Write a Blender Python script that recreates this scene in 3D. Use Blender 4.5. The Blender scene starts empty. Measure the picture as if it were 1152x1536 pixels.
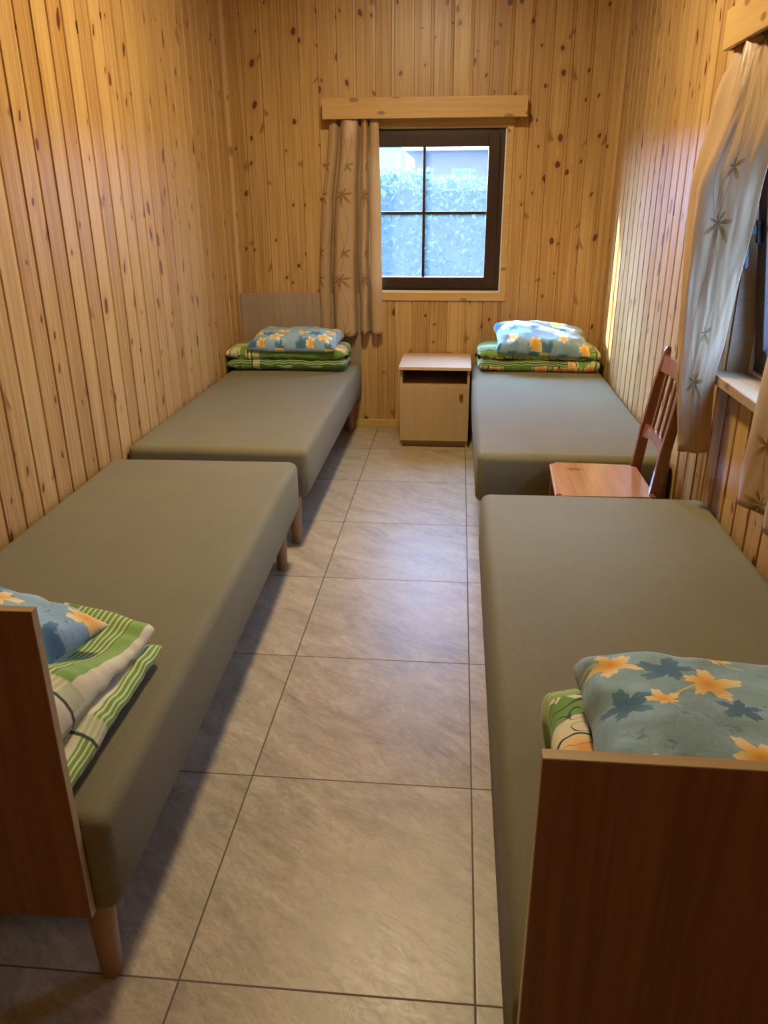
import bpy, bmesh, math, random
from mathutils import Vector, Matrix, noise
random.seed(7)
C = bpy.context.scene.collection
S = bpy.context.scene
PI = math.pi

# ------------------------------------------------------------------ camera, world, lights, exposure
CAM = dict(f=1161.13, pitch=0.384317, yaw=0.0932778, roll=-0.0047738, loc=(0.523418, -1.060859, 1.473316))
cd = bpy.data.cameras.new('camera'); cam = bpy.data.objects.new('camera', cd); C.objects.link(cam)
cd.sensor_fit = 'VERTICAL'; cd.sensor_height = 36.0; cd.lens = CAM['f'] / 1536 * 36.0
cd.clip_start = 0.02; cd.clip_end = 200
cp, sp = math.cos(CAM['pitch']), math.sin(CAM['pitch']); cy_, sy_ = math.cos(CAM['yaw']), math.sin(CAM['yaw'])
fw = Vector((-sy_ * cp, cy_ * cp, -sp)); rt = Vector((cy_, sy_, 0)); up = rt.cross(fw)
cr, sr = math.cos(CAM['roll']), math.sin(CAM['roll'])
rt2 = rt * cr + up * sr; up2 = up * cr - rt * sr
cam.matrix_world = Matrix(((rt2.x, up2.x, -fw.x, CAM['loc'][0]), (rt2.y, up2.y, -fw.y, CAM['loc'][1]),
                           (rt2.z, up2.z, -fw.z, CAM['loc'][2]), (0, 0, 0, 1)))
S.camera = cam
S.view_settings.view_transform = 'Standard'; S.view_settings.look = 'None'
S.view_settings.exposure = 0.08; S.view_settings.gamma = 1.0; S.view_settings.use_curve_mapping = False
S.cycles.use_denoising = True
S.cycles.max_bounces = 9; S.cycles.diffuse_bounces = 5; S.cycles.use_adaptive_sampling = True; S.cycles.adaptive_threshold = 0.02; S.cycles.transparent_max_bounces = 12
S.cycles.sample_clamp_indirect = 6.0; S.cycles.caustics_reflective = False; S.cycles.caustics_refractive = False

SKY = (0.27, 0.51, 1.06); SKY_STRENGTH = 19.0; GLOW = 165.0
SUN_STRENGTH = 30.0; SUN_COL = (1.0, 0.93, 0.78); SUN_DIR = (1.0, -0.36, -0.44)
LAMP_A = dict(loc=(0.30, 2.00, 2.84), power=62, col=(1.0, 0.83, 0.53), r=0.15)
LAMP_B = dict(loc=(0.30, -1.90, 2.84), power=7, col=(1.0, 0.80, 0.54), r=0.15)
w = bpy.data.worlds.new('world'); S.world = w; w.use_nodes = True
w.node_tree.nodes['Background'].inputs[0].default_value = (*SKY, 1)
_n = w.node_tree.nodes; _l = w.node_tree.links            # the sky is brighter towards the sun
_tc = _n.new('ShaderNodeTexCoord'); _dt = _n.new('ShaderNodeVectorMath'); _dt.operation = 'DOT_PRODUCT'
_l.new(_tc.outputs['Generated'], _dt.inputs[0]); _dt.inputs[1].default_value = (-Vector(SUN_DIR)).normalized()
_mx = _n.new('ShaderNodeMath'); _mx.operation = 'MAXIMUM'; _l.new(_dt.outputs['Value'], _mx.inputs[0]); _mx.inputs[1].default_value = 0
_pw = _n.new('ShaderNodeMath'); _pw.operation = 'POWER'; _l.new(_mx.outputs[0], _pw.inputs[0]); _pw.inputs[1].default_value = 5
_ma = _n.new('ShaderNodeMath'); _ma.operation = 'MULTIPLY_ADD'; _l.new(_pw.outputs[0], _ma.inputs[0]); _ma.inputs[1].default_value = GLOW; _ma.inputs[2].default_value = SKY_STRENGTH
_l.new(_ma.outputs[0], _n['Background'].inputs[1])
sl = bpy.data.lights.new('sun', 'SUN'); so = bpy.data.objects.new('sun', sl); C.objects.link(so)
sl.energy = SUN_STRENGTH; sl.color = SUN_COL; sl.angle = math.radians(0.6)
so.rotation_euler = Vector(SUN_DIR).to_track_quat('-Z', 'Y').to_euler(); so.location = (-6, 12, 9)

# ------------------------------------------------------------------ dimensions
XL, XR, YB, YF, ZC = -0.9216, 1.4438, 4.1454, -2.6, 3.0
WIN_B = (-0.205, 0.795, 0.907, 1.880)      # x0,x1,z0,z1 in the back wall
WIN_R = (0.680, 1.680, 0.907, 1.880)       # y0,y1,z0,z1 in the right wall
PITCH = 0.115

# ------------------------------------------------------------------ helpers
def obj(name, me, mat=None, parent=None, smooth=False):
    if isinstance(me, bmesh.types.BMesh):
        m = bpy.data.meshes.new(name); me.normal_update(); me.to_mesh(m); me.free(); me = m
    o = bpy.data.objects.new(name, me); C.objects.link(o)
    if mat:
        for mm in (mat if isinstance(mat, (list, tuple)) else [mat]): me.materials.append(mm)
    if parent: o.parent = parent
    if smooth:
        for p in me.polygons: p.use_smooth = True
    return o

def tag(o, label=None, cat=None, group=None, kind=None):
    if label: o['label'] = label
    if cat: o['category'] = cat
    if group: o['group'] = group
    if kind: o['kind'] = kind
    return o

def empty(name, loc, rz=0):
    o = bpy.data.objects.new(name, None); C.objects.link(o); o.location = loc; o.rotation_euler = (0, 0, rz)
    o.empty_display_size = 0.1
    return o

def box(bm, x0, x1, y0, y1, z0, z1, mi=0):
    vs = [bm.verts.new((x, y, z)) for x in (x0, x1) for y in (y0, y1) for z in (z0, z1)]
    fs = [(0, 1, 3, 2), (4, 6, 7, 5), (0, 4, 5, 1), (2, 3, 7, 6), (0, 2, 6, 4), (1, 5, 7, 3)]
    out = []
    for f in fs:
        fc = bm.faces.new([vs[i] for i in f]); fc.material_index = mi; out.append(fc)
    return out

def boxes(*bs, bevel=0.0, seg=2):
    bm = bmesh.new()
    for b in bs: box(bm, *b)
    if bevel:
        bmesh.ops.bevel(bm, geom=bm.edges[:], offset=bevel, segments=seg, affect='EDGES', profile=0.5)
    return bm

def tube(bm, pts, rad, seg=10, cap=True):
    """round tube along pts; rad = float or list"""
    if not isinstance(rad, (list, tuple)): rad = [rad] * len(pts)
    rings = []
    for i, p in enumerate(pts):
        a = Vector(pts[max(i - 1, 0)]); b = Vector(pts[min(i + 1, len(pts) - 1)])
        d = (b - a).normalized(); u = d.orthogonal().normalized() if i == 0 else (rings_u - d * rings_u.dot(d)).normalized()
        rings_u = u; v = d.cross(u)
        rings.append([bm.verts.new(Vector(p) + (u * math.cos(t) + v * math.sin(t)) * rad[i]) for t in [2 * PI * k / seg for k in range(seg)]])
    for r0, r1 in zip(rings, rings[1:]):
        for k in range(seg): bm.faces.new((r0[k], r0[(k + 1) % seg], r1[(k + 1) % seg], r1[k]))
    if cap:
        bm.faces.new(list(reversed(rings[0]))); bm.faces.new(rings[-1])

def lathe(bm, prof, c, seg=24, axis='Z'):
    rings = []
    for r, h in prof:
        ring = []
        for k in range(seg):
            t = 2 * PI * k / seg; a, b = r * math.cos(t), r * math.sin(t)
            p = (a, b, h) if axis == 'Z' else ((a, -h, b) if axis == '-Y' else (-h, a, b))
            ring.append(bm.verts.new(Vector(c) + Vector(p)))
        rings.append(ring)
    for r0, r1 in zip(rings, rings[1:]):
        for k in range(seg): bm.faces.new((r0[k], r0[(k + 1) % seg], r1[(k + 1) % seg], r1[k]))
    bm.faces.new(list(reversed(rings[0]))); bm.faces.new(rings[-1])

def struct(name, me, mat, parent=None, smooth=False):
    o = obj(name, me, mat, parent, smooth)
    if not parent: o['kind'] = 'structure'
    return o

# ------------------------------------------------------------------ node helpers
class G:
    def __init__(s, nt): s.nt = nt; s.n = nt.nodes; s.l = nt.links
    def node(s, t, **k):
        n = s.n.new(t)
        for a, b in k.items(): setattr(n, a, b)
        return n
    def set(s, sock, v):
        if v is None: return
        if isinstance(v, bpy.types.NodeSocket): s.l.new(v, sock)
        elif isinstance(v, (tuple, list)):
            v = tuple(v)
            if len(sock.default_value) == 4 and len(v) == 3: v = (*v, 1)
            sock.default_value = v
        else: sock.default_value = v
    def m(s, op, a, b=None, c=None, clamp=False):
        n = s.node('ShaderNodeMath', operation=op, use_clamp=clamp)
        s.set(n.inputs[0], a); s.set(n.inputs[1], b); s.set(n.inputs[2], c); return n.outputs[0]
    def vm(s, op, a, b=None, out=0):
        n = s.node('ShaderNodeVectorMath', operation=op); s.set(n.inputs[0], a); s.set(n.inputs[1], b); return n.outputs[out]
    def sep(s, v):
        n = s.node('ShaderNodeSeparateXYZ'); s.set(n.inputs[0], v); return n.outputs
    def comb(s, x=0, y=0, z=0):
        n = s.node('ShaderNodeCombineXYZ'); s.set(n.inputs[0], x); s.set(n.inputs[1], y); s.set(n.inputs[2], z); return n.outputs[0]
    def noise(s, v, scale=1, detail=2, rough=.5, dist=0, out=0):
        n = s.node('ShaderNodeTexNoise'); s.set(n.inputs['Vector'], v); s.set(n.inputs['Scale'], scale)
        s.set(n.inputs['Detail'], detail); s.set(n.inputs['Roughness'], rough); s.set(n.inputs['Distortion'], dist); return n.outputs[out]
    def vor(s, v, scale=1, out='Distance', dim='3D', feature='F1', rand=1.0):
        n = s.node('ShaderNodeTexVoronoi', voronoi_dimensions=dim, feature=feature); s.set(n.inputs['Vector'], v)
        s.set(n.inputs['Scale'], scale); s.set(n.inputs['Randomness'], rand); return n
    def rnd(s, v, dim='1D'):
        n = s.node('ShaderNodeTexWhiteNoise', noise_dimensions=dim)
        s.set(n.inputs['W'] if dim == '1D' else n.inputs['Vector'], v); return n.outputs[0]
    def mix(s, f, a, b, blend='MIX'):
        n = s.node('ShaderNodeMix', data_type='RGBA', blend_type=blend); s.set(n.inputs[0], f); s.set(n.inputs[6], a); s.set(n.inputs[7], b); return n.outputs[2]
    def step(s, x, a, b):   # smoothstep from a to b
        n = s.node('ShaderNodeMapRange', interpolation_type='SMOOTHSTEP'); s.set(n.inputs[0], x); s.set(n.inputs[1], a); s.set(n.inputs[2], b)
        n.inputs[3].default_value = 0; n.inputs[4].default_value = 1; return n.outputs[0]
    def ramp(s, f, stops):
        n = s.node('ShaderNodeValToRGB'); s.set(n.inputs[0], f); e = n.color_ramp.elements
        while len(e) > 1: e.remove(e[-1])
        e[0].position = stops[0][0]; e[0].color = (*stops[0][1], 1)
        for p, c in stops[1:]:
            x = e.new(p); x.color = (*c, 1)
        return n.outputs[0]
    def bump(s, h, strength=.3, dist=.01):
        n = s.node('ShaderNodeBump'); s.set(n.inputs['Height'], h); n.inputs['Strength'].default_value = strength; n.inputs['Distance'].default_value = dist; return n.outputs[0]

def new_mat(name):
    m = bpy.data.materials.new(name); m.use_nodes = True
    g = G(m.node_tree); b = m.node_tree.nodes['Principled BSDF']; return m, g, b

def simple(name, col, rough=.5, metal=0, spec=.5, bumpscale=None, bstr=.2, var=0.0):
    m, g, b = new_mat(name)
    co = g.node('ShaderNodeTexCoord').outputs['Object']
    if var:
        n = g.noise(co, bumpscale or 8, 4)
        g.set(b.inputs['Base Color'], g.mix(n, tuple(c * (1 - var) for c in col), tuple(min(1, c * (1 + var)) for c in col)))
    else: g.set(b.inputs['Base Color'], col)
    b.inputs['Roughness'].default_value = rough; b.inputs['Metallic'].default_value = metal
    b.inputs['Specular IOR Level'].default_value = spec
    if bumpscale: g.set(b.inputs['Normal'], g.bump(g.noise(co, bumpscale, 4), bstr, .004))
    return m

# pine boards: s = coordinate across boards, z = along boards
def pine_wall(name, axis, base=(0.55, 0.345, 0.128), dark=(0.355, 0.185, 0.052)):
    m, g, b = new_mat(name)
    P = g.sep(g.node('ShaderNodeTexCoord').outputs['Object'])
    s, z = P[axis], P[2]
    sb = g.m('DIVIDE', s, PITCH); idx = g.m('FLOOR', g.m('ADD', sb, .0)); ul = g.m('FRACT', sb)
    r1 = g.rnd(idx); r2 = g.rnd(g.m('ADD', idx, 31.7)); r3 = g.rnd(g.m('ADD', idx, 77.1))
    zo = g.m('MULTIPLY_ADD', r1, 37.0, z)
    side0 = g.m('MULTIPLY', g.m('SUBTRACT', ul, .5), g.m('SUBTRACT', r2, .5))
    # knots (one voronoi cell per board width, several per metre)
    kv = g.comb(g.m('MULTIPLY_ADD', s, 8.7, g.m('MULTIPLY', idx, 3.37)), g.m('MULTIPLY_ADD', zo, 4.4 if axis == 1 else 6.2, g.m('MULTIPLY', side0, 1.1)), 0)
    vk = g.vor(kv, 1, dim='2D'); kd = vk.outputs['Distance']; kc = g.sep(vk.outputs['Color'])
    wob = g.noise(g.comb(g.m('MULTIPLY', s, 60), g.m('MULTIPLY', z, 40), 0), 1, 2)
    kd = g.m('ADD', kd, g.m('MULTIPLY', g.m('SUBTRACT', wob, .5), .13))
    krad = g.m('MULTIPLY_ADD', g.m('POWER', kc[0], 2.2), .12, .05)
    kon = g.m('GREATER_THAN', kc[1], .42)
    knot = g.m('MULTIPLY', g.m('SUBTRACT', 1, g.step(kd, g.m('MULTIPLY', krad, .7), krad)), kon)
    halo = g.m('MULTIPLY', g.m('SUBTRACT', 1, g.step(kd, krad, g.m('MULTIPLY_ADD', krad, 2.2, .08))), kon)
    # winged knots leaning in from the board edges
    side = g.m('SUBTRACT', ul, .5); aside = g.m('ABSOLUTE', side)
    zz = g.m('SUBTRACT', zo, g.m('MULTIPLY', aside, g.m('MULTIPLY_ADD', r3, -.22, .16)))
    wv = g.vor(g.comb(g.m('MULTIPLY', idx, 5.13), g.m('MULTIPLY', zz, 2.3), 0), 1, dim='2D')
    wc = g.sep(wv.outputs['Color'])
    wy = g.sep(wv.outputs['Position'])[1]
    dzw = g.m('ABSOLUTE', g.m('SUBTRACT', g.m('MULTIPLY', zz, 2.3), wy))
    wing = g.m('MULTIPLY', g.m('SUBTRACT', 1, g.step(dzw, .0, g.m('MULTIPLY', g.m('SUBTRACT', aside, .14), g.m('MULTIPLY_ADD', wc[2], .35, .12)))), g.m('MULTIPLY', g.step(aside, .18, .26), g.m('MULTIPLY', g.m('GREATER_THAN', wc[1], .55), g.m('GREATER_THAN', g.m('MULTIPLY', side, g.m('SUBTRACT', wc[0], .5)), 0))))
    # grain
    warp = g.m('MULTIPLY', halo, .010)
    ga = g.noise(g.comb(g.m('MULTIPLY', g.m('ADD', s, warp), 95), g.m('MULTIPLY', zo, 1.6), g.m('MULTIPLY', r2, 50)), 1, 4, .55, .25)
    gb = g.noise(g.comb(g.m('MULTIPLY', g.m('ADD', s, warp), 330), g.m('MULTIPLY', zo, 5), 3), 1, 2, .5)
    big = g.noise(g.comb(g.m('MULTIPLY', s, 14), g.m('MULTIPLY', zo, .8), g.m('MULTIPLY', r3, 9)), 1, 2)
    t = g.m('ADD', g.m('MULTIPLY', g.step(ga, .32, .68), .75), g.m('MULTIPLY', gb, .22))
    t = g.m('ADD', t, g.m('MULTIPLY', g.m('SUBTRACT', big, .5), .8)); t = g.m('ADD', t, g.m('MULTIPLY', g.m('SUBTRACT', r1, .55), .62), clamp=True)
    col = g.mix(t, base, dark)
    col = g.mix(g.m('MULTIPLY', halo, .42), col, (0.42, 0.18, 0.045))
    col = g.mix(g.m('MULTIPLY', wing, .75), col, (0.20, 0.07, 0.02))
    kcol = g.mix(g.noise(kv, 14, 2), (0.025, 0.008, 0.004), (0.13, 0.04, 0.012))
    col = g.mix(g.m('MULTIPLY', knot, .93), col, kcol)
    # nail heads: pairs per board, rows 0.45 m apart
    zr = g.m('SUBTRACT', g.m('FRACT', g.m('DIVIDE', g.m('SUBTRACT', z, .025 + .225), .45)), .5)
    zr = g.m('MULTIPLY', zr, .45)
    ur = g.m('MULTIPLY', g.m('SUBTRACT', g.m('ABSOLUTE', g.m('SUBTRACT', ul, .42)), .20), PITCH)
    dn = g.m('SQRT', g.m('ADD', g.m('POWER', zr, 2), g.m('POWER', ur, 2)))
    nail = g.m('SUBTRACT', 1, g.step(dn, .0012, .0026))
    col = g.mix(g.m('MULTIPLY', nail, .7), col, (0.10, 0.045, 0.02))
    g.set(b.inputs['Base Color'], col)
    g.set(b.inputs['Roughness'], g.m('MULTIPLY_ADD', ga, .12, .33))
    b.inputs['Coat Weight'].default_value = .10; b.inputs['Coat Roughness'].default_value = .3
    h = g.m('ADD', g.m('MULTIPLY', ga, .5), g.m('MULTIPLY', g.m('MAXIMUM', knot, nail), -.6))
    g.set(b.inputs['Normal'], g.bump(h, .25, .0012))
    return m

# generic plank/laminate wood with grain along an axis
def wood(name, c0, c1, grain=0, rough=.45, scale=1.0, knots=.0, coat=0.0, knotcol=(0.12, 0.04, 0.012), contrast=1.0):
    m, g, b = new_mat(name)
    co = g.sep(g.node('ShaderNodeTexCoord').outputs['Object'])
    a = co[grain]; o1, o2 = [co[i] for i in range(3) if i != grain]
    wv = g.noise(g.comb(g.m('MULTIPLY', a, 1.3 * scale), g.m('MULTIPLY', o1, 6 * scale), g.m('MULTIPLY', o2, 6 * scale)), 1, 2)
    n1 = g.noise(g.comb(g.m('MULTIPLY', a, 2.2 * scale), g.m('MULTIPLY', g.m('ADD', o1, g.m('MULTIPLY', wv, .05)), 60 * scale), g.m('MULTIPLY', o2, 60 * scale)), 1, 4, .6, .3)
    n2 = g.noise(g.comb(g.m('MULTIPLY', a, 9 * scale), g.m('MULTIPLY', o1, 260 * scale), g.m('MULTIPLY', o2, 260 * scale)), 1, 2)
    t = g.m('ADD', g.m('MULTIPLY', g.step(n1, .3, .7), .65 * contrast), g.m('MULTIPLY', g.m('ADD', g.m('SUBTRACT', n2, .5), g.m('SUBTRACT', wv, .5)), .55 * contrast), clamp=True)
    col = g.mix(t, c0, c1)
    if knots:
        v = g.vor(g.comb(g.m('MULTIPLY', a, 4.5), g.m('MULTIPLY', g.m('ADD', o2, g.m('MULTIPLY', o1, .3)), 9), 0), 1, dim='2D')
        kc = g.sep(v.outputs['Color'])
        rad = g.m('MULTIPLY_ADD', kc[0], .12, .06)
        k = g.m('MULTIPLY', g.m('SUBTRACT', 1, g.step(v.outputs['Distance'], g.m('MULTIPLY', rad, .5), rad)), g.m('GREATER_THAN', kc[1], 1 - knots))
        col = g.mix(g.m('MULTIPLY', k, .62), col, knotcol)
    g.set(b.inputs['Base Color'], col); b.inputs['Roughness'].default_value = rough
    b.inputs['Coat Weight'].default_value = coat; b.inputs['Coat Roughness'].default_value = .2
    g.set(b.inputs['Normal'], g.bump(n1, .12, .001))
    return m

M = {}
M['pine_y'] = pine_wall('pine_boards_side', 1)
M['pine_x'] = pine_wall('pine_boards_end', 0)
M['pine_trim_x'] = wood('pine_trim_along_x', (0.56, 0.35, 0.13), (0.46, 0.26, 0.08), 0, .38, 1, .5, .15)
M['pine_trim_y'] = wood('pine_trim_along_y', (0.56, 0.35, 0.13), (0.46, 0.26, 0.08), 1, .38, 1, .5, .15)
M['pine_trim_z'] = wood('pine_trim_along_z', (0.55, 0.34, 0.125), (0.45, 0.25, 0.078), 2, .38, 1, .3, .15)
M['pine_sill'] = wood('pine_sill', (0.42, 0.29, 0.16), (0.34, 0.21, 0.105), 1, .4, 1, .3, .1)
M['brown_frame'] = wood('dark_brown_window_wood', (0.045, 0.022, 0.012), (0.022, 0.010, 0.006), 2, .34, 1, 0, .12)
M['sealant'] = simple('white_sealant', (0.75, 0.72, 0.66), .5)
M['headboard_back'] = wood('dark_reddish_laminate', (0.25, 0.108, 0.042), (0.15, 0.058, 0.022), 2, .38, .7, .12, 0, (0.05, 0.02, 0.01))  # darker, redder wood colour for the headboard face away from the mattress
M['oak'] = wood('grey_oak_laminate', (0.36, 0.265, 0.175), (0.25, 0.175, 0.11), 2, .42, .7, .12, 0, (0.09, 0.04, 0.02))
M['oak_edge'] = wood('light_oak_edging', (0.52, 0.36, 0.18), (0.40, 0.26, 0.12), 0, .4, .8)
M['leg_wood'] = wood('bed_leg_beech', (0.36, 0.21, 0.11), (0.27, 0.15, 0.075), 2, .4, 1)
M['maple'] = wood('pale_beech_laminate', (0.46, 0.315, 0.15), (0.38, 0.25, 0.11), 2, .42, .6, contrast=.7)
M['maple_top'] = wood('pale_beech_laminate_top_glare', (0.62, 0.43, 0.25), (0.52, 0.35, 0.19), 0, .36, .6, contrast=.7)  # lighter copy of the beech, glare on the top put into its colour
M['maple_edge'] = simple('beech_edge_band', (0.50, 0.36, 0.22), .45)
M['chair_wood'] = wood('varnished_red_pine', (0.27, 0.108, 0.045), (0.16, 0.055, 0.022), 2, .25, 1, .2, .6)
M['chair_seat'] = wood('varnished_red_pine_seat_glare', (0.46, 0.235, 0.115), (0.30, 0.13, 0.055), 1, .2, .8, .25, .6)  # paler copy of the red pine, seat glare painted into the colour
M['black_metal'] = simple('black_plastic_handle', (0.012, 0.012, 0.012), .35)
M['brass'] = simple('dull_brass_knob', (0.30, 0.19, 0.07), .35, .9)
M['track'] = simple('curtain_track_plastic', (0.55, 0.50, 0.42), .4)
M['ceiling'] = wood('pine_ceiling', (0.60, 0.36, 0.15), (0.50, 0.27, 0.09), 1, .45, .6)

def fabric_mat():
    m, g, b = new_mat('olive_woven_upholstery')
    co = g.node('ShaderNodeTexCoord').outputs['Object']
    n1 = g.noise(co, 520, 2, .6); n2 = g.noise(co, 5, 3); n3 = g.noise(co, 220, 2)
    P = g.sep(co)
    wv = g.m('MULTIPLY', g.m('SINE', g.m('MULTIPLY', P[0], 2400)), g.m('SINE', g.m('MULTIPLY', P[1], 2400)))
    t = g.m('ADD', g.m('MULTIPLY', n1, .5), g.m('ADD', g.m('MULTIPLY', n3, .35), g.m('MULTIPLY', n2, .15)))
    col = g.mix(g.step(t, .3, .7), (0.140, 0.118, 0.052), (0.208, 0.178, 0.084))
    g.set(b.inputs['Base Color'], col); b.inputs['Roughness'].default_value = .78
    b.inputs['Sheen Weight'].default_value = .08; b.inputs['Sheen Roughness'].default_value = .5
    b.inputs['Specular IOR Level'].default_value = .35
    g.set(b.inputs['Normal'], g.bump(g.m('ADD', n1, g.m('MULTIPLY', wv, .2)), .35, .0015))
    return m
M['fabric'] = fabric_mat()

def tile_mat():
    m, g, b = new_mat('beige_stone_tiles')
    P = g.sep(g.node('ShaderNodeTexCoord').outputs['Object'])
    tx, ty = g.m('DIVIDE', P[0], .6), g.m('DIVIDE', P[1], .6057)
    ix, iy = g.m('FLOOR', tx), g.m('FLOOR', ty)
    fx, fy = g.m('FRACT', tx), g.m('FRACT', ty)
    dx = g.m('SUBTRACT', .5, g.m('ABSOLUTE', g.m('SUBTRACT', fx, .5))); dy = g.m('SUBTRACT', .5, g.m('ABSOLUTE', g.m('SUBTRACT', fy, .5)))
    d = g.m('MULTIPLY', g.m('MINIMUM', dx, dy), .6)
    grout = g.m('SUBTRACT', 1, g.step(d, .0016, .0028)); edge = g.m('SUBTRACT', 1, g.step(d, .002, .006))
    r = g.rnd(g.comb(ix, iy, 0), '3D')
    off = g.m('MULTIPLY', r, 40)
    # coordinates turned 35 degrees so the veins run diagonally
    a = g.m('ADD', g.m('MULTIPLY', P[0], .80), g.m('MULTIPLY', P[1], -.60)); c = g.m('ADD', g.m('MULTIPLY', P[0], .60), g.m('MULTIPLY', P[1], .80))
    v = g.comb(a, g.m('MULTIPLY', c, 2.6), off)
    n1 = g.noise(v, 3.2, 6, .62, 1.2); n2 = g.noise(v, 13, 5, .65, 1.8); n3 = g.noise(v, 60, 3, .6)
    ridge = g.m('ABSOLUTE', g.m('SUBTRACT', g.noise(v, 5.0, 6, .6, 2.2), .5))
    vein = g.m('SUBTRACT', 1, g.step(ridge, .0, .03))
    col = g.ramp(g.m('ADD', g.m('MULTIPLY', n1, .6), g.m('MULTIPLY', n2, .4)), [(.32, (.235, .172, .098)), (.45, (.365, .28, .163)), (.56, (.45, .352, .208)), (.68, (.55, .435, .265))])
    col = g.mix(g.m('MULTIPLY', vein, .28), col, (.22, .165, .11))
    col = g.mix(g.m('MULTIPLY', g.step(n3, .5, .75), .38), col, (.20, .15, .10))
    col = g.mix(g.m('MULTIPLY', g.m('SUBTRACT', r, .5), .12), col, (.5, .42, .30))
    col = g.mix(grout, col, (.11, .078, .048))
    g.set(b.inputs['Base Color'], col)
    g.set(b.inputs['Roughness'], g.m('ADD', g.m('MULTIPLY_ADD', n2, .25, .27), g.m('MULTIPLY', grout, .4)))
    h = g.m('ADD', g.m('MULTIPLY', n2, .35), g.m('MULTIPLY', n1, .6)); h = g.m('SUBTRACT', h, g.m('MULTIPLY', vein, .15)); h = g.m('SUBTRACT', h, g.m('MULTIPLY', edge, .25))
    g.set(b.inputs['Normal'], g.bump(h, .16, .003))
    return m
M['tile'] = tile_mat()

def glass_mat():
    m, g, b = new_mat('hazy_window_glass')
    out = m.node_tree.nodes['Material Output']; m.node_tree.nodes.remove(b)
    tr = g.node('ShaderNodeBsdfTransparent'); gl = g.node('ShaderNodeBsdfGlossy'); gl.inputs['Roughness'].default_value = .02
    du = g.node('ShaderNodeBsdfTranslucent'); du.inputs[0].default_value = (.8, .85, .85, 1)
    fr = g.node('ShaderNodeFresnel'); fr.inputs[0].default_value = 1.45
    co = g.node('ShaderNodeTexCoord').outputs['Object']
    haze = g.m('MULTIPLY_ADD', g.step(g.noise(co, 45, 3), .55, .8), .03, .022)  # thin translucent veil with denser spots, mixed over the clear pane
    m1 = g.node('ShaderNodeMixShader'); g.set(m1.inputs[0], haze); g.l.new(tr.outputs[0], m1.inputs[1]); g.l.new(du.outputs[0], m1.inputs[2])
    m2 = g.node('ShaderNodeMixShader'); g.set(m2.inputs[0], g.m('MULTIPLY', fr.outputs[0], g.m('SUBTRACT', 1, g.node('ShaderNodeNewGeometry').outputs['Backfacing']))); g.l.new(m1.outputs[0], m2.inputs[1]); g.l.new(gl.outputs[0], m2.inputs[2])
    g.l.new(m2.outputs[0], out.inputs[0])
    return m
M['glass'] = glass_mat()

# leaf node group
def leaf_group():
    t = bpy.data.node_groups.new('leaf_print', 'ShaderNodeTree')
    for nm in ('u', 'v', 'cx', 'cy', 'size', 'rot'): t.interface.new_socket(nm, in_out='INPUT', socket_type='NodeSocketFloat')
    for nm in ('mask', 'rad', 'ang'): t.interface.new_socket(nm, in_out='OUTPUT', socket_type='NodeSocketFloat')
    g = G(t); i = g.node('NodeGroupInput').outputs; o = g.node('NodeGroupOutput').inputs
    du, dv = g.m('DIVIDE', g.m('SUBTRACT', i[0], i[2]), i[4]), g.m('DIVIDE', g.m('SUBTRACT', i[1], i[3]), i[4])
    c, s = g.m('COSINE', i[5]), g.m('SINE', i[5])
    x = g.m('ADD', g.m('MULTIPLY', du, c), g.m('MULTIPLY', dv, s)); y = g.m('SUBTRACT', g.m('MULTIPLY', dv, c), g.m('MULTIPLY', du, s))
    r = g.m('SQRT', g.m('ADD', g.m('POWER', x, 2), g.m('POWER', y, 2))); ph = g.m('ARCTAN2', y, x)
    lobe = g.m('POWER', g.m('ABSOLUTE', g.m('COSINE', g.m('MULTIPLY', ph, 2.5))), 1.3)
    R = g.m('MULTIPLY_ADD', lobe, .52, .42); R = g.m('MULTIPLY', R, g.m('MULTIPLY_ADD', g.m('COSINE', ph), .18, .85))
    R = g.m('MULTIPLY_ADD', g.m('SINE', g.m('MULTIPLY', ph, 19)), .055, R)
    g.l.new(g.m('SUBTRACT', 1, g.step(r, g.m('SUBTRACT', R, .03), g.m('ADD', R, .02))), o[0])
    stem = g.m('MULTIPLY', g.m('LESS_THAN', g.m('ABSOLUTE', g.m('ADD', y, g.m('MULTIPLY', g.m('POWER', x, 2), .12))), .045), g.m('MULTIPLY', g.m('LESS_THAN', x, -.2), g.m('GREATER_THAN', x, -1.15)))
    g.l.new(r, o[1]); g.l.new(stem, o[2])
    return t
LEAF = leaf_group()

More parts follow.
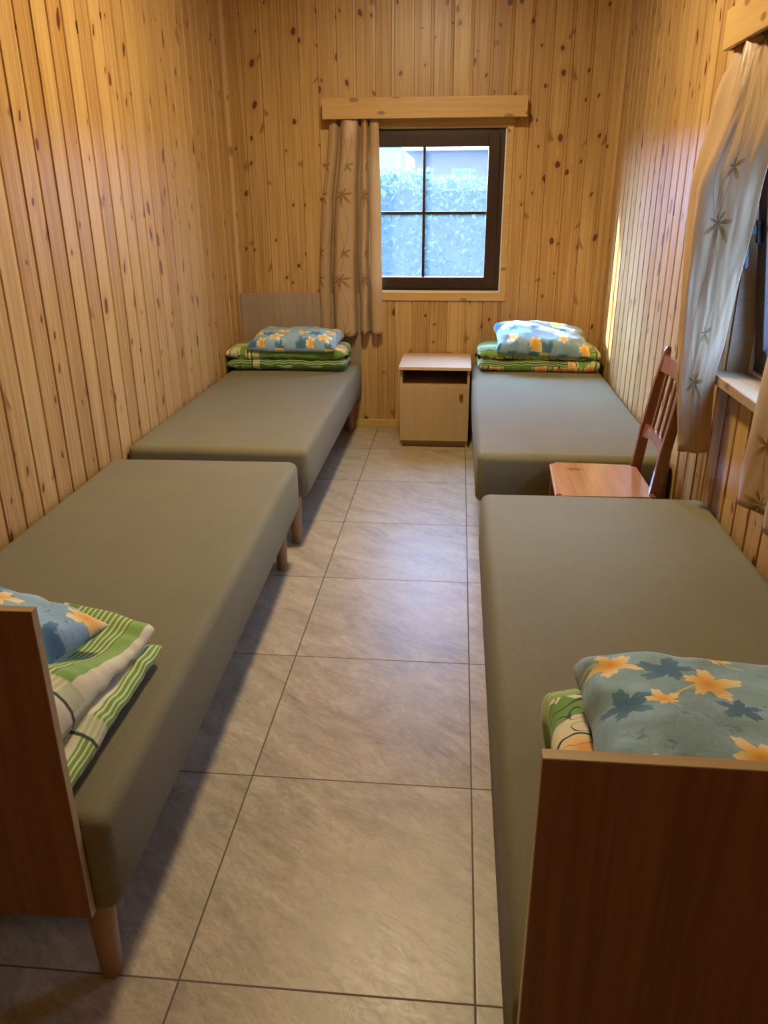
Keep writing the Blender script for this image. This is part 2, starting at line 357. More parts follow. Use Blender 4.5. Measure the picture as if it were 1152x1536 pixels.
def pillow_mat(base=(0.29, 0.47, 0.56)):
    m, g, b = new_mat('blue_maple_leaf_cotton')
    uv = g.sep(g.node('ShaderNodeUVMap').outputs[0]); T = .31
    co = g.comb(uv[0], uv[1], 0)
    u = g.m('MULTIPLY', g.m('FRACT', g.m('DIVIDE', uv[0], T)), T); v = g.m('MULTIPLY', g.m('FRACT', g.m('DIVIDE', uv[1], T)), T)
    n = g.noise(co, 9, 3)
    col = g.mix(g.step(n, .35, .65), base, tuple(c * .76 for c in base))
    def scratch(sc, seed, th):
        w = g.noise(g.comb(g.m('ADD', uv[0], seed), uv[1], seed), sc, 1, .5, 1.4)
        return g.m('SUBTRACT', 1, g.step(g.m('ABSOLUTE', g.m('SUBTRACT', w, .5)), th * .4, th))
    msk = g.step(g.noise(co, 15, 1), .48, .56)
    lines = g.m('MAXIMUM', scratch(22, 3.3, .010), scratch(30, 8.1, .012))
    col = g.mix(g.m('MULTIPLY', g.m('MULTIPLY', lines, msk), .55), col, (0.06, 0.14, 0.20))
    hx = g.m('MULTIPLY', g.noise(g.comb(g.m('MULTIPLY', uv[0], 420), g.m('MULTIPLY', uv[1], 30), 0), 1, 2), g.noise(g.comb(g.m('MULTIPLY', uv[0], 30), g.m('MULTIPLY', uv[1], 420), 2), 1, 2))
    col = g.mix(g.m('MULTIPLY', g.step(hx, .26, .42), .35), col, (0.50, 0.62, 0.62))
    L = [(.150, .165, .060, 2.5, 0), (.065, .060, .054, .5, 0), (.245, .055, .042, 4.0, 0),
         (.205, .120, .060, .35, 1), (.062, .200, .056, -.5, 1), (.128, .070, .036, 1.9, 1), (.240, .240, .050, 2.2, 1)]
    for cx, cy, sz, ro, kind in L:
        n_ = g.node('ShaderNodeGroup'); n_.node_tree = LEAF
        g.set(n_.inputs[0], u); g.set(n_.inputs[1], v)
        for k, val in enumerate((cx, cy, sz, ro)): n_.inputs[2 + k].default_value = val
        if kind == 0:
            lc = g.mix(g.step(n_.outputs[1], .1, .9), (0.055, 0.15, 0.25), (0.10, 0.24, 0.36))
        else:
            lc = g.ramp(n_.outputs[1], [(.0, (.80, .30, .04)), (.3, (.86, .50, .10)), (.62, (.88, .68, .30)), (.9, (.86, .78, .52))])
            col = g.mix(n_.outputs[2], col, (0.62, 0.58, 0.22))
        col = g.mix(n_.outputs[0], col, lc)
    g.set(b.inputs['Base Color'], col); b.inputs['Roughness'].default_value = .85; b.inputs['Sheen Weight'].default_value = .2
    g.set(b.inputs['Normal'], g.bump(g.m('ADD', g.noise(co, 26, 3, .6, .8), g.m('MULTIPLY', g.noise(co, 700, 1), .12)), .35, .006))
    return m
M['pillow'] = pillow_mat()

def duvet_mat(name, g1=(0.17, 0.30, 0.045), g2=(0.62, 0.66, 0.27), cream=(0.74, 0.66, 0.40)):
    """v = across the quilt (metres), u = along it: pin stripes, cream border, blossom band"""
    m, g, b = new_mat(name)
    uv = g.sep(g.node('ShaderNodeUVMap').outputs[0]); co = g.comb(uv[0], uv[1], 0)
    wob = g.m('MULTIPLY', g.m('SUBTRACT', g.noise(co, 6, 2), .5), .006)
    v = g.m('ADD', uv[1], wob)
    P = .46; f = g.m('FRACT', g.m('DIVIDE', v, P))                      # pattern repeat
    st = g.m('SINE', g.m('MULTIPLY', v, 2 * PI / .0115)); stripes = g.mix(g.step(st, .15, .55), g1, g2)
    plain = g.mix(g.noise(co, 18, 3), (0.20, 0.36, 0.07), (0.30, 0.44, 0.10))
    # blossom band
    vo = g.vor(co, 8.5, dim='2D'); dd = vo.outputs['Distance']; cc = g.sep(vo.outputs['Color'])
    dd = g.m('ADD', dd, g.m('MULTIPLY', g.m('SUBTRACT', g.noise(co, 25, 1), .5), .12))
    bl = g.mix(g.step(dd, .05, .26), (0.80, 0.36, 0.07), (0.85, 0.58, 0.24))
    band = g.mix(g.step(dd, .30, .32), bl, cream)
    ring = g.m('MULTIPLY', g.step(dd, .335, .345), g.m('SUBTRACT', 1, g.step(dd, .375, .385)))
    band = g.mix(g.m('MULTIPLY', g.m('GREATER_THAN', dd, .48), g.m('GREATER_THAN', cc[0], .3)), band, (0.16, 0.30, 0.05))
    band = g.mix(ring, band, (0.025, 0.05, 0.02))
    curl = g.m('ABSOLUTE', g.m('SUBTRACT', g.noise(co, 13, 0, .5, 2.0), .5))
    band = g.mix(g.m('SUBTRACT', 1, g.step(curl, .010, .018)), band, (0.03, 0.06, 0.02))
    def between(a, c, x=f, k=.004): return g.m('MULTIPLY', g.step(x, a - k, a + k), g.m('SUBTRACT', 1, g.step(x, c - k, c + k)))
    col = plain
    col = g.mix(between(.03, .22), col, stripes)
    col = g.mix(between(.22, .278), col, cream)
    col = g.mix(between(.36, .64), col, stripes)
    col = g.mix(between(.64, .70), col, (0.13, 0.26, 0.04))
    col = g.mix(g.step(f, .696, .704), col, band)
    fu = g.m('FRACT', g.m('DIVIDE', uv[0], .85))
    col = g.mix(g.m('MULTIPLY', g.m('SUBTRACT', 1, g.step(fu, .195, .20)), between(.33, .72)), col, band)
    col = g.mix(between(.20, .255, fu, .003), col, g.mix(.35, cream, stripes))
    col = g.mix(between(.193, .203, fu, .002), col, (0.03, 0.06, 0.02))
    g.set(b.inputs['Base Color'], col); b.inputs['Roughness'].default_value = .88; b.inputs['Sheen Weight'].default_value = .15
    g.set(b.inputs['Normal'], g.bump(g.noise(co, 30, 3, .6, .8), .35, .006))
    return m
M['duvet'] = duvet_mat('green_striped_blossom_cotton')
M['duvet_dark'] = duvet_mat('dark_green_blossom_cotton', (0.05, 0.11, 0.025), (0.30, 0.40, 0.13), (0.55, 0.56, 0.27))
M['seam'] = simple('cream_quilt_piping', (0.62, 0.55, 0.33), .9)

def curtain_mat():
    m, g, b = new_mat('beige_satin_with_gold_embroidery')
    uv = g.sep(g.node('ShaderNodeUVMap').outputs[0]); co = g.comb(uv[0], uv[1], 0)
    base = g.mix(g.noise(g.comb(g.m('MULTIPLY', uv[0], 300), g.m('MULTIPLY', uv[1], 8), 0), 1, 2), (0.56, 0.375, 0.20), (0.64, 0.44, 0.25))
    col = base
    T, H = .34, .50
    u = g.m('SUBTRACT', g.m('FRACT', g.m('DIVIDE', uv[0], T)), .5); v = g.m('SUBTRACT', g.m('FRACT', g.m('DIVIDE', uv[1], H)), .5)
    x = g.m('MULTIPLY', u, T); y = g.m('MULTIPLY', v, H)
    # trailing stems
    for a, ph, off in ((.022, 0, 0), (.030, 1.7, .012), (.018, 3.4, -.03)):
        cxx = g.m('MULTIPLY_ADD', g.m('SINE', g.m('MULTIPLY_ADD', uv[1], 2 * PI / H, ph)), a, off)
        ln = g.m('SUBTRACT', 1, g.step(g.m('ABSOLUTE', g.m('SUBTRACT', x, cxx)), .0008, .0020))
        col = g.mix(g.m('MULTIPLY', ln, .75), col, (0.26, 0.17, 0.075))
    for px, py, sz, np_, ro in ((.0, .03, .085, 7, .4), (.02, -.13, .050, 5, 1.1)):
        dx, dy = g.m('SUBTRACT', x, px), g.m('SUBTRACT', y, py)
        r = g.m('SQRT', g.m('ADD', g.m('POWER', dx, 2), g.m('POWER', dy, 2))); ph = g.m('ARCTAN2', dy, dx)
        R = g.m('MULTIPLY_ADD', g.m('POWER', g.m('ABSOLUTE', g.m('COSINE', g.m('MULTIPLY_ADD', ph, np_ / 2, ro))), 2.2), g.m('MULTIPLY_ADD', g.m('SINE', g.m('ADD', ph, ro)), sz * .35, sz * .65), .004)
        pt = g.m('SUBTRACT', 1, g.step(r, g.m('MULTIPLY', R, .9), R))
        col = g.mix(g.m('MULTIPLY', pt, .85), col, g.mix(g.step(r, .005, sz), (0.20, 0.10, 0.03), (0.50, 0.31, 0.085)))
    g.set(b.inputs['Base Color'], col); b.inputs['Roughness'].default_value = .36
    b.inputs['Sheen Weight'].default_value = .2; b.inputs['Sheen Roughness'].default_value = .35
    g.set(b.inputs['Normal'], g.bump(g.noise(co, 14, 2, .5, .6), .25, .006))
    out = m.node_tree.nodes['Material Output']
    tl = g.node('ShaderNodeBsdfTranslucent'); g.set(tl.inputs[0], col)
    mx = g.node('ShaderNodeMixShader'); mx.inputs[0].default_value = .32
    g.l.new(b.outputs[0], mx.inputs[1]); g.l.new(tl.outputs[0], mx.inputs[2]); g.l.new(mx.outputs[0], out.inputs[0])
    return m
M['curtain'] = curtain_mat()

# ------------------------------------------------------------------ room shell
def board_wall(name, axis, c, nrm, s0, s1, z0, z1, holes=(), thick=.14, mat=None):
    """boarded wall: face on plane (other axis = c), room side = +nrm; s runs along boards' width"""
    prof = [(0, 0), (.094, 0), (.0965, -.0035), (.1105, -.0045), (.1125, -.008), (.1135, -.008)]
    pts = set()
    k = math.floor(s0 / PITCH)
    raw = []
    while k * PITCH < s1:
        for a, d in prof: raw.append((k * PITCH + a, d))
        k += 1
    raw.append((k * PITCH, 0))
    def depth(s):
        for (a, d), (b, e) in zip(raw, raw[1:]):
            if a <= s <= b: return d + (e - d) * (s - a) / max(b - a, 1e-9)
        return 0
    ss = sorted({round(a, 6) for a, _ in raw if s0 < a < s1} | {s0, s1} | {h[0] for h in holes} | {h[1] for h in holes})
    bm = bmesh.new()
    def P(s, d, z): return (c + nrm * d, s, z) if axis == 1 else (s, c + nrm * d, z)
    def quad(a, b, za, zb):
        vs = [bm.verts.new(P(a, depth(a), za)), bm.verts.new(P(b, depth(b), za)), bm.verts.new(P(b, depth(b), zb)), bm.verts.new(P(a, depth(a), zb))]
        bm.faces.new(vs)
    for a, b in zip(ss, ss[1:]):
        mid = (a + b) / 2; segs = [(z0, z1)]
        for h in holes:
            if h[0] < mid < h[1]: segs = [(z0, h[2]), (h[3], z1)]
        for za, zb in segs: quad(a, b, za, zb)
    bmesh.ops.remove_doubles(bm, verts=bm.verts[:], dist=1e-5)
    # solid backing outside the boards
    lo, hi = sorted((c - nrm * .0115, c - nrm * thick))
    e0, e1 = s0 - .14, s1 + .14
    def slab(a, b, za, zb):
        if axis == 1: box(bm, lo, hi, a, b, za, zb)
        else: box(bm, a, b, lo, hi, za, zb)
    if holes:
        h = holes[0]
        slab(e0, h[0], z0, z1); slab(h[1], e1, z0, z1); slab(h[0], h[1], z0, h[2]); slab(h[0], h[1], h[3], z1)
    else: slab(e0, e1, z0, z1)
    return struct(name, bm, mat)

board_wall('wall_left', 1, XL, 1, YF, YB, 0, ZC, mat=M['pine_y'])
board_wall('wall_right', 1, XR, -1, YF, YB, 0, ZC, holes=[WIN_R], mat=M['pine_y'])
board_wall('wall_back', 0, YB, -1, XL, XR, 0, ZC, holes=[WIN_B], mat=M['pine_x'])
board_wall('wall_front', 0, YF, 1, XL, XR, 0, ZC, mat=M['pine_x'])
struct('floor', boxes((XL - .14, XR + .14, YF - .14, YB + .14, -.12, 0)), M['tile'])
struct('ceiling', boxes((XL - .14, XR + .14, YF - .14, YB + .14, ZC, ZC + .1)), M['ceiling'])
struct('baseboard_back', boxes((XL, XR, YB - .016, YB + .004, 0, .055), bevel=.003), M['pine_trim_x'])
struct('baseboard_left', boxes((XL - .004, XL + .014, YF, YB - .018, 0, .055), bevel=.003), M['pine_trim_y'])
struct('baseboard_right', boxes((XR - .014, XR + .004, YF, YB - .018, 0, .055), bevel=.003), M['pine_trim_y'])
# quarter-round corner strips of the back wall
for nm, x, sg in (('trim_1', XL, 1), ('trim_2', XR, -1)):
    bm = bmesh.new(); pr = [(0, 0), (.026, 0)] + [(.026 * math.cos(t), .026 * math.sin(t)) for t in (.4, .8, 1.2)] + [(0, .026)]
    lo = [bm.verts.new((x + sg * a, YB - b_, .056)) for a, b_ in pr]; hi = [bm.verts.new((x + sg * a, YB - b_, ZC)) for a, b_ in pr]
    n = len(pr)
    for i in range(n): bm.faces.new((lo[i], lo[(i + 1) % n], hi[(i + 1) % n], hi[i]))
    bm.faces.new(lo); bm.faces.new(hi)
    bmesh.ops.recalc_face_normals(bm, faces=bm.faces[:])
    struct(nm, bm, M['pine_trim_z'])

def window(name, W, to_world, rz, t, depth, tilt, sill, cased):
    """local frame: x along the wall, y outwards from the room face, z up"""
    x0, x1, z0, z1 = W
    L = x1 - x0; H = z1 - z0
    root = empty(name, to_world, rz); root['kind'] = 'structure'
    # reveal lining
    obj('reveal', boxes((0, t, .0, depth + .10, 0, H), (L - t, L, .0, depth + .10, 0, H), (t, L - t, 0, depth + .10, H - t, H), (t, L - t, 0, depth + .10, 0, t)), M['pine_sill'], root)
    f = .045
    def ring(a, b, c, d, wd, y0, y1, bev=.003):
        return boxes((a, a + wd, y0, y1, c, d), (b - wd, b, y0, y1, c, d), (a + wd, b - wd, y0, y1, d - wd, d), (a + wd, b - wd, y0, y1, c, c + wd), bevel=bev)
    obj('sealant_strip', ring(t, L - t, t, H - t, .009, depth - .012, depth + .012, .0), M['sealant'], root)
    obj('window_frame', ring(t + .004, L - t - .004, t + .004, H - t - .004, f, depth, depth + .06), M['brown_frame'], root)
    # sash hung on its lower edge, tilted a little into the room
    a, b, c, d = t + .040, L - t - .040, t + .026, H - t - .042
    sash = empty('sash', (0, depth + .012, c)); sash.parent = root; sash.rotation_euler = (tilt, 0, 0)
    sm = ring(a, b, 0, d - c, .068, -.022, .03, .004); sf = obj('sash_frame', sm, M['brown_frame'], sash)
    gw = .064
    obj('pane', boxes((a + gw, b - gw, .0, .004, gw, d - c - gw)), M['glass'], sash)
    mx = (a + b) / 2; mz = (d - c) * .505
    obj('muntin', boxes((mx - .009, mx + .009, -.008, .014, gw, d - c - gw), (a + gw, b - gw, -.008, .014, mz - .009, mz + .009), bevel=.002), M['brown_frame'], sash)
    return root, sash, (a, b, c, d)

# back window: local x = world x ; y outwards = +y
rb, sb, gb = window('window_1', WIN_B, (WIN_B[0], YB, WIN_B[2]), 0, .003, .022, math.radians(1.2), False, True)
# right window: local x = -world y, y outwards = +x -> rotate -90 about z, origin at far jamb
rr, sr_, gr = window('window_2', WIN_R, (XR, WIN_R[1], WIN_R[2]), -PI / 2, .014, .085, math.radians(8.0), True, True)
bm = bmesh.new(); box(bm, .012, .040, -.034, -.022, .40, .47); box(bm, .018, .034, -.060, -.034, .43, .455); box(bm, .019, .033, -.072, -.058, .33, .46)
bmesh.ops.bevel(bm, geom=bm.edges[:], offset=.003, segments=2, affect='EDGES')
h = obj('sash_handle', bm, M['black_metal'], sr_); h.location = (gr[0], 0, 0)

# casings round the windows
x0, x1, z0, z1 = WIN_B
o = struct('trim_3', boxes((x0 - .035, x1 + .035, YB - .012, YB + .004, z0 - .050, z0 + .004), (x0 - .035, x0 + .004, YB - .0115, YB + .004, z0 + .004, z1), (x1 - .004, x1 + .035, YB - .0115, YB + .004, z0 + .004, z1), (x0 - .035, x1 + .035, YB - .012, YB + .004, z1 - .004, z1 + .045), bevel=.003), M['pine_trim_x'])
y0, y1, z0, z1 = WIN_R
struct('trim_4', boxes((XR - .012, XR + .004, y1 - .004, y1 + .035, z0 + .004, z1), (XR - .012, XR + .004, y0 - .035, y0 + .004, z0 + .004, z1), (XR - .012, XR + .004, y0 - .035, y1 + .035, z1 - .004, z1 + .045), bevel=.003), M['pine_trim_z'])
struct('trim_5', boxes((XR - .052, XR + .085, y0 - .05, y1 + .05 - .05, z0 - .018, z0 + .016), (XR - .052, XR, y1, y1 + .05, z0 - .018, z0 + .016), bevel=.004), M['pine_sill'])

# ------------------------------------------------------------------ ceiling lamps
def lamp(loc, power, col, r, label):
    t = empty('ceiling_lamp', (loc[0], loc[1], ZC)); tag(t, label, 'lamp', None)
    bm = bmesh.new(); lathe(bm, [(.07, -.045), (.075, -.02), (.06, 0)], (0, 0, 0)); obj('mount', bm, M['brass'], t, True)
    bm = bmesh.new(); lathe(bm, [(.02, -.125), (.09, -.115), (.14, -.085), (.15, -.06), (.12, -.045)], (0, 0, 0))
    m, g, b = new_mat('opal_glass'); b.inputs['Base Color'].default_value = (.9, .85, .75, 1)
    b.inputs['Emission Color'].default_value = (*col, 1); b.inputs['Emission Strength'].default_value = 2.0
    obj('shade', bm, m, t, True)
    ld = bpy.data.lights.new('lamp_bulb', 'AREA'); ld.shape = 'DISK'; ld.size = r * 2; ld.energy = power; ld.color = col
    lo = bpy.data.objects.new('lamp_bulb', ld); C.objects.link(lo); lo.parent = t; lo.location = (0, 0, -.14)
    return t
lamp(LAMP_A['loc'], LAMP_A['power'], LAMP_A['col'], LAMP_A['r'], 'round opal ceiling lamp above the middle of the aisle')
lamp(LAMP_B['loc'], LAMP_B['power'], LAMP_B['col'], LAMP_B['r'], 'round opal ceiling lamp near the entrance end of the room')

# ------------------------------------------------------------------ beds
def mattress_mesh(x0, x1, y0, y1, z0, z1, r=.030):
    """upholstered base: rounded box, cover slightly crowned"""
    bm = bmesh.new(); box(bm, x0, x1, y0, y1, z0, z1)
    bmesh.ops.bevel(bm, geom=bm.edges[:], offset=r, segments=5, affect='EDGES', profile=.5)
    # subdivide long faces so the crown can bend
    bmesh.ops.subdivide_edges(bm, edges=[e for e in bm.edges if e.calc_length() > .3], cuts=14, use_grid_fill=True)
    for v in bm.verts:
        u = (v.co.x - x0) / (x1 - x0) * 2 - 1; w_ = (v.co.y - y0) / (y1 - y0) * 2 - 1
        if v.co.z > (z0 + z1) / 2:
            v.co.z += .006 * (1 - u * u) * (1 - w_ ** 4) + .0015 * noise.noise(v.co * 5)
        elif v.co.z < z0 + .02: pass
        k = (v.co.z - z0) / (z1 - z0)
        bul = .006 * math.sin(PI * min(max(k, 0), 1))
        if abs(u) > .98: v.co.x += math.copysign(bul, u)
        if abs(w_) > .99: v.co.y += math.copysign(bul, w_)
    return bm

def make_bed(label, x0, x1, y0, y1, head, rz=0.0, hb=(.268, .90), hbr=0):
    """head: 'near' (y0 end), 'far' (y1 end) or None"""
    cx, cyy = (x0 + x1) / 2, (y0 + y1) / 2
    t = empty('bed', (cx, cyy, 0), rz); tag(t, label, 'bed', None)
    w_, l_ = x1 - x0, y1 - y0
    obj('mattress', mattress_mesh(-w_ / 2, w_ / 2, -l_ / 2, l_ / 2, .245, .468), M['fabric'], t, True)
    for sx in (-1, 1):
        for sy in (-1, 1):
            bm = bmesh.new(); lathe(bm, [(.019, 0), (.022, .004), (.030, .24), (.030, .252)], (0, 0, 0), 20)
            lg = obj('leg', bm, M['leg_wood'], t, True); lg.location = (sx * (w_ / 2 - .075), sy * (l_ / 2 - .075), 0)
    if head:
        sy = -1 if head == 'near' else 1
        ya = sy * (l_ / 2 + .008); yb_ = ya + sy * .018; ya, yb_ = min(ya, yb_), max(ya, yb_)
        bm = bmesh.new(); fs = box(bm, -w_ / 2, w_ / 2 + hbr, ya, yb_, hb[0], hb[1])
        for f in fs:
            n = f.calc_center_median()
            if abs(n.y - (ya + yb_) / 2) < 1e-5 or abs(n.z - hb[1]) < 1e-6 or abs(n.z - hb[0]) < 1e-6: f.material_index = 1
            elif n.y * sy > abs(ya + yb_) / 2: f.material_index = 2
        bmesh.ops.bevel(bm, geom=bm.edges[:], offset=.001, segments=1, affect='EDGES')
        obj('headboard', bm, [M['oak'], M['oak_edge'], M['headboard_back']], t)
    return t
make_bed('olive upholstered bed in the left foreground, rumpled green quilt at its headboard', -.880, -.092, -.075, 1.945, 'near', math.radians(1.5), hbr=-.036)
make_bed('olive upholstered bed in the far left corner with a pale oak headboard against the wall', XL + .012, -.108, 2.09, 4.10, 'far')
make_bed('olive upholstered bed in the far right corner beside the nightstand, no headboard', .628, XR - .016, 2.095, 4.115, None)
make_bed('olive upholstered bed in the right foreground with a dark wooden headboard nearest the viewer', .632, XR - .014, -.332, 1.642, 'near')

# ------------------------------------------------------------------ nightstand
def nightstand():
    x0, x1, y0, y1 = .182, .614, 3.675, 4.120
    t = empty('nightstand', ((x0 + x1) / 2, (y0 + y1) / 2, 0)); tag(t, 'pale beech nightstand with an open shelf over one door, between the two far beds', 'nightstand')
    w_, d_ = (x1 - x0) / 2, (y1 - y0) / 2; k = .016
    obj('carcass', boxes((-w_, -w_ + k, -d_ + .018, d_, 0, .499), (w_ - k, w_, -d_ + .018, d_, 0, .499), (-w_ + k, w_ - k, -d_ + .022, d_, .045, .061),
                         (-w_ + k, w_ - k, -d_ + .020, d_, .388, .404), (-w_ + k, w_ - k, d_ - .006, d_, .061, .499), bevel=.0008, seg=1), M['maple'], t)
    obj('plinth', boxes((-w_ + k, w_ - k, -d_ + .040, -d_ + .056, 0, .045)), M['maple'], t)
    obj('top', boxes((-w_ - .006, w_ + .006, -d_ - .016, d_ + .004, .4995, .519), bevel=.0015), [M['maple_top']], t)
    dr = obj('door', boxes((-w_ + .001, w_ - .001, -d_, -d_ + .0165, .047, .399), bevel=.0012), M['maple'], t)
    bm = bmesh.new(); lathe(bm, [(.006, 0), (.0055, .010), (.012, .014), (.0135, .020), (.010, .026), (.004, .028)], (w_ - .052, -d_, .345), 20, '-Y')
    obj('knob', bm, M['brass'], dr, True)
nightstand()

# ------------------------------------------------------------------ chair (faces the aisle, back to the right wall)
def chair():
    t = empty('chair', (1.09, 1.885, 0)); tag(t, 'red-brown varnished wooden chair squeezed between the two right-hand beds', 'chair')
    def L(x, y, z): return (x - 1.09, y - 1.885, z)
    bm = bmesh.new()
    n = 9; pts = []
    for px, py in ((.905, 1.662), (1.275, 1.672), (1.275, 2.055), (.925, 2.070)): pts.append(L(px, py, 0))
    lo = [bm.verts.new((p[0], p[1], .432)) for p in pts]; hi = [bm.verts.new((p[0], p[1], .452)) for p in pts]
    for i in range(4): bm.faces.new((lo[i], lo[(i + 1) % 4], hi[(i + 1) % 4], hi[i]))
    bm.faces.new(list(reversed(lo))); bm.faces.new(hi)
    bmesh.ops.bevel(bm, geom=[e for e in bm.edges if abs(e.verts[0].co.z - e.verts[1].co.z) > .01], offset=.02, segments=4, affect='EDGES')
    bmesh.ops.bevel(bm, geom=[e for e in bm.edges if abs(e.verts[0].co.z - e.verts[1].co.z) < .001], offset=.005, segments=2, affect='EDGES')
    obj('seat', bm, M['chair_seat'], t)
    obj('apron', boxes((-.135, .150, -.150, -.132, .375, .431), (-.135, .150, .132, .150, .375, .431), (-.150, -.132, -.150, .150, .375, .431), bevel=.002), M['chair_wood'], t)
    for y in (-.150, .150):
        obj('front_leg', boxes((-.158, -.124, y - .017, y + .017, 0, .4315), bevel=.003), M['chair_wood'], t)
    # rear posts: bend backwards above the seat, rounded top
    def post(y):
        bm = bmesh.new(); prof = [(.228, 0), (.190, .30), (.186, .45), (.205, .62), (.232, .80), (.252, .92)]
        wd = [.034, .040, .042, .040, .034, .026]
        rings = []
        for (x, z), w_ in zip(prof, wd):
            rings.append([bm.verts.new((x + a * w_ / 2, y + b_ * .011, z)) for a, b_ in ((-1, -1), (1, -1), (1, 1), (-1, 1))])
        x, z = prof[-1]
        for q in (.6, .95):
            rings.append([bm.verts.new((x + .004 * q + a * .013 * math.cos(q * 1.3), y + b_ * .011, z + .022 * q)) for a, b_ in ((-1, -1), (1, -1), (1, 1), (-1, 1))])
        for r0, r1 in zip(rings, rings[1:]):
            for k in range(4): bm.faces.new((r0[k], r0[(k + 1) % 4], r1[(k + 1) % 4], r1[k]))
        bm.faces.new(list(reversed(rings[0]))); bm.faces.new(rings[-1])
        bmesh.ops.bevel(bm, geom=bm.edges[:], offset=.002, segments=1, affect='EDGES')
        obj('rear_post', bm, M['chair_wood'], t)
    post(-.165); post(.165)
    # top rail and curved lower rail
    def rail(name, xa, za, h, dip, n=14):
        bm = bmesh.new(); rings = []
        for i in range(n + 1):
            s = i / n * 2 - 1; y = s * .156; c = (1 - s * s)
            x = xa + .010 * c; zb = za + (dip * (1 - s * s)) ; zt = za + h
            lean = .15
            rings.append([bm.verts.new(p) for p in ((x - .008, y, zb), (x + .008, y, zb), (x + .008 + lean * (zt - zb), y, zt), (x - .008 + lean * (zt - zb), y, zt))])
        for r0, r1 in zip(rings, rings[1:]):
            for k in range(4): bm.faces.new((r0[k], r0[(k + 1) % 4], r1[(k + 1) % 4], r1[k]))
        bm.faces.new(list(reversed(rings[0]))); bm.faces.new(rings[-1])
        obj(name, bm, M['chair_wood'], t)
    rail('top_rail', .238, .845, .062, .004); rail('lower_rail', .200, .575, .055, .022)
    for y in (-.098, -.033, .033, .098):
        bm = bmesh.new()
        c = 1 - (y / .156) ** 2
        p0 = Vector((.209 + .010 * c, y, .625)); p1 = Vector((.240 + .010 * c, y, .852))
        a = [bm.verts.new(p0 + Vector(d)) for d in ((-.005, -.010, 0), (.005, -.010, 0), (.005, .010, 0), (-.005, .010, 0))]
        b_ = [bm.verts.new(p1 + Vector(d)) for d in ((-.005, -.010, 0), (.005, -.010, 0), (.005, .010, 0), (-.005, .010, 0))]
        for k in range(4): bm.faces.new((a[k], a[(k + 1) % 4], b_[(k + 1) % 4], b_[k]))
        bm.faces.new(list(reversed(a))); bm.faces.new(b_)
        obj('spindle', bm, M['chair_wood'], t)
chair()

# ------------------------------------------------------------------ valances and curtains
def valance(name_label, loc, rz, L, mat):
    """box pelmet: front board, top and two ends; local x along the wall, y = 0 at the wall, front at y = -D"""
    t = empty('curtain_valance', loc, rz); tag(t, name_label, 'curtain valance')
    D, H, k = .105, .112, .018
    obj('front_board', boxes((0, L, -D, -D + k, 0, H), bevel=.0015), mat, t)
    obj('top_board', boxes((0.0, L, -D + k + .0005, -.002, H - k, H), bevel=.001), mat, t)
    for x in (0, L - k): obj('end_board', boxes((x, x + k, -D + k + .0005, -.002, 0, H - k - .0005), bevel=.001), mat, t)
    obj('curtain_track', boxes((.03, L - .03, -.062, -.038, H - k - .022, H - k - .001), bevel=.002), M['track'], t)
    return t
valance('short pine box valance over the back window', (-.312, YB, 1.915), 0, 1.208, M['pine_trim_x'])
valance('pine box valance over the window in the right wall, cut by the picture edge', (XR, 1.865, 1.905), -PI / 2, 1.37, M['pine_trim_x'])

def spline(keys, t):
    """keys = [(t, vec)], smooth interpolation"""
    if t <= keys[0][0]: return Vector(keys[0][1])
    for (a, p), (b, q) in zip(keys, keys[1:]):
        if t <= b:
            k = (t - a) / (b - a); k = k * k * (3 - 2 * k) * .5 + k * .5
            return Vector(p).lerp(Vector(q), k)
    return Vector(keys[-1][1])

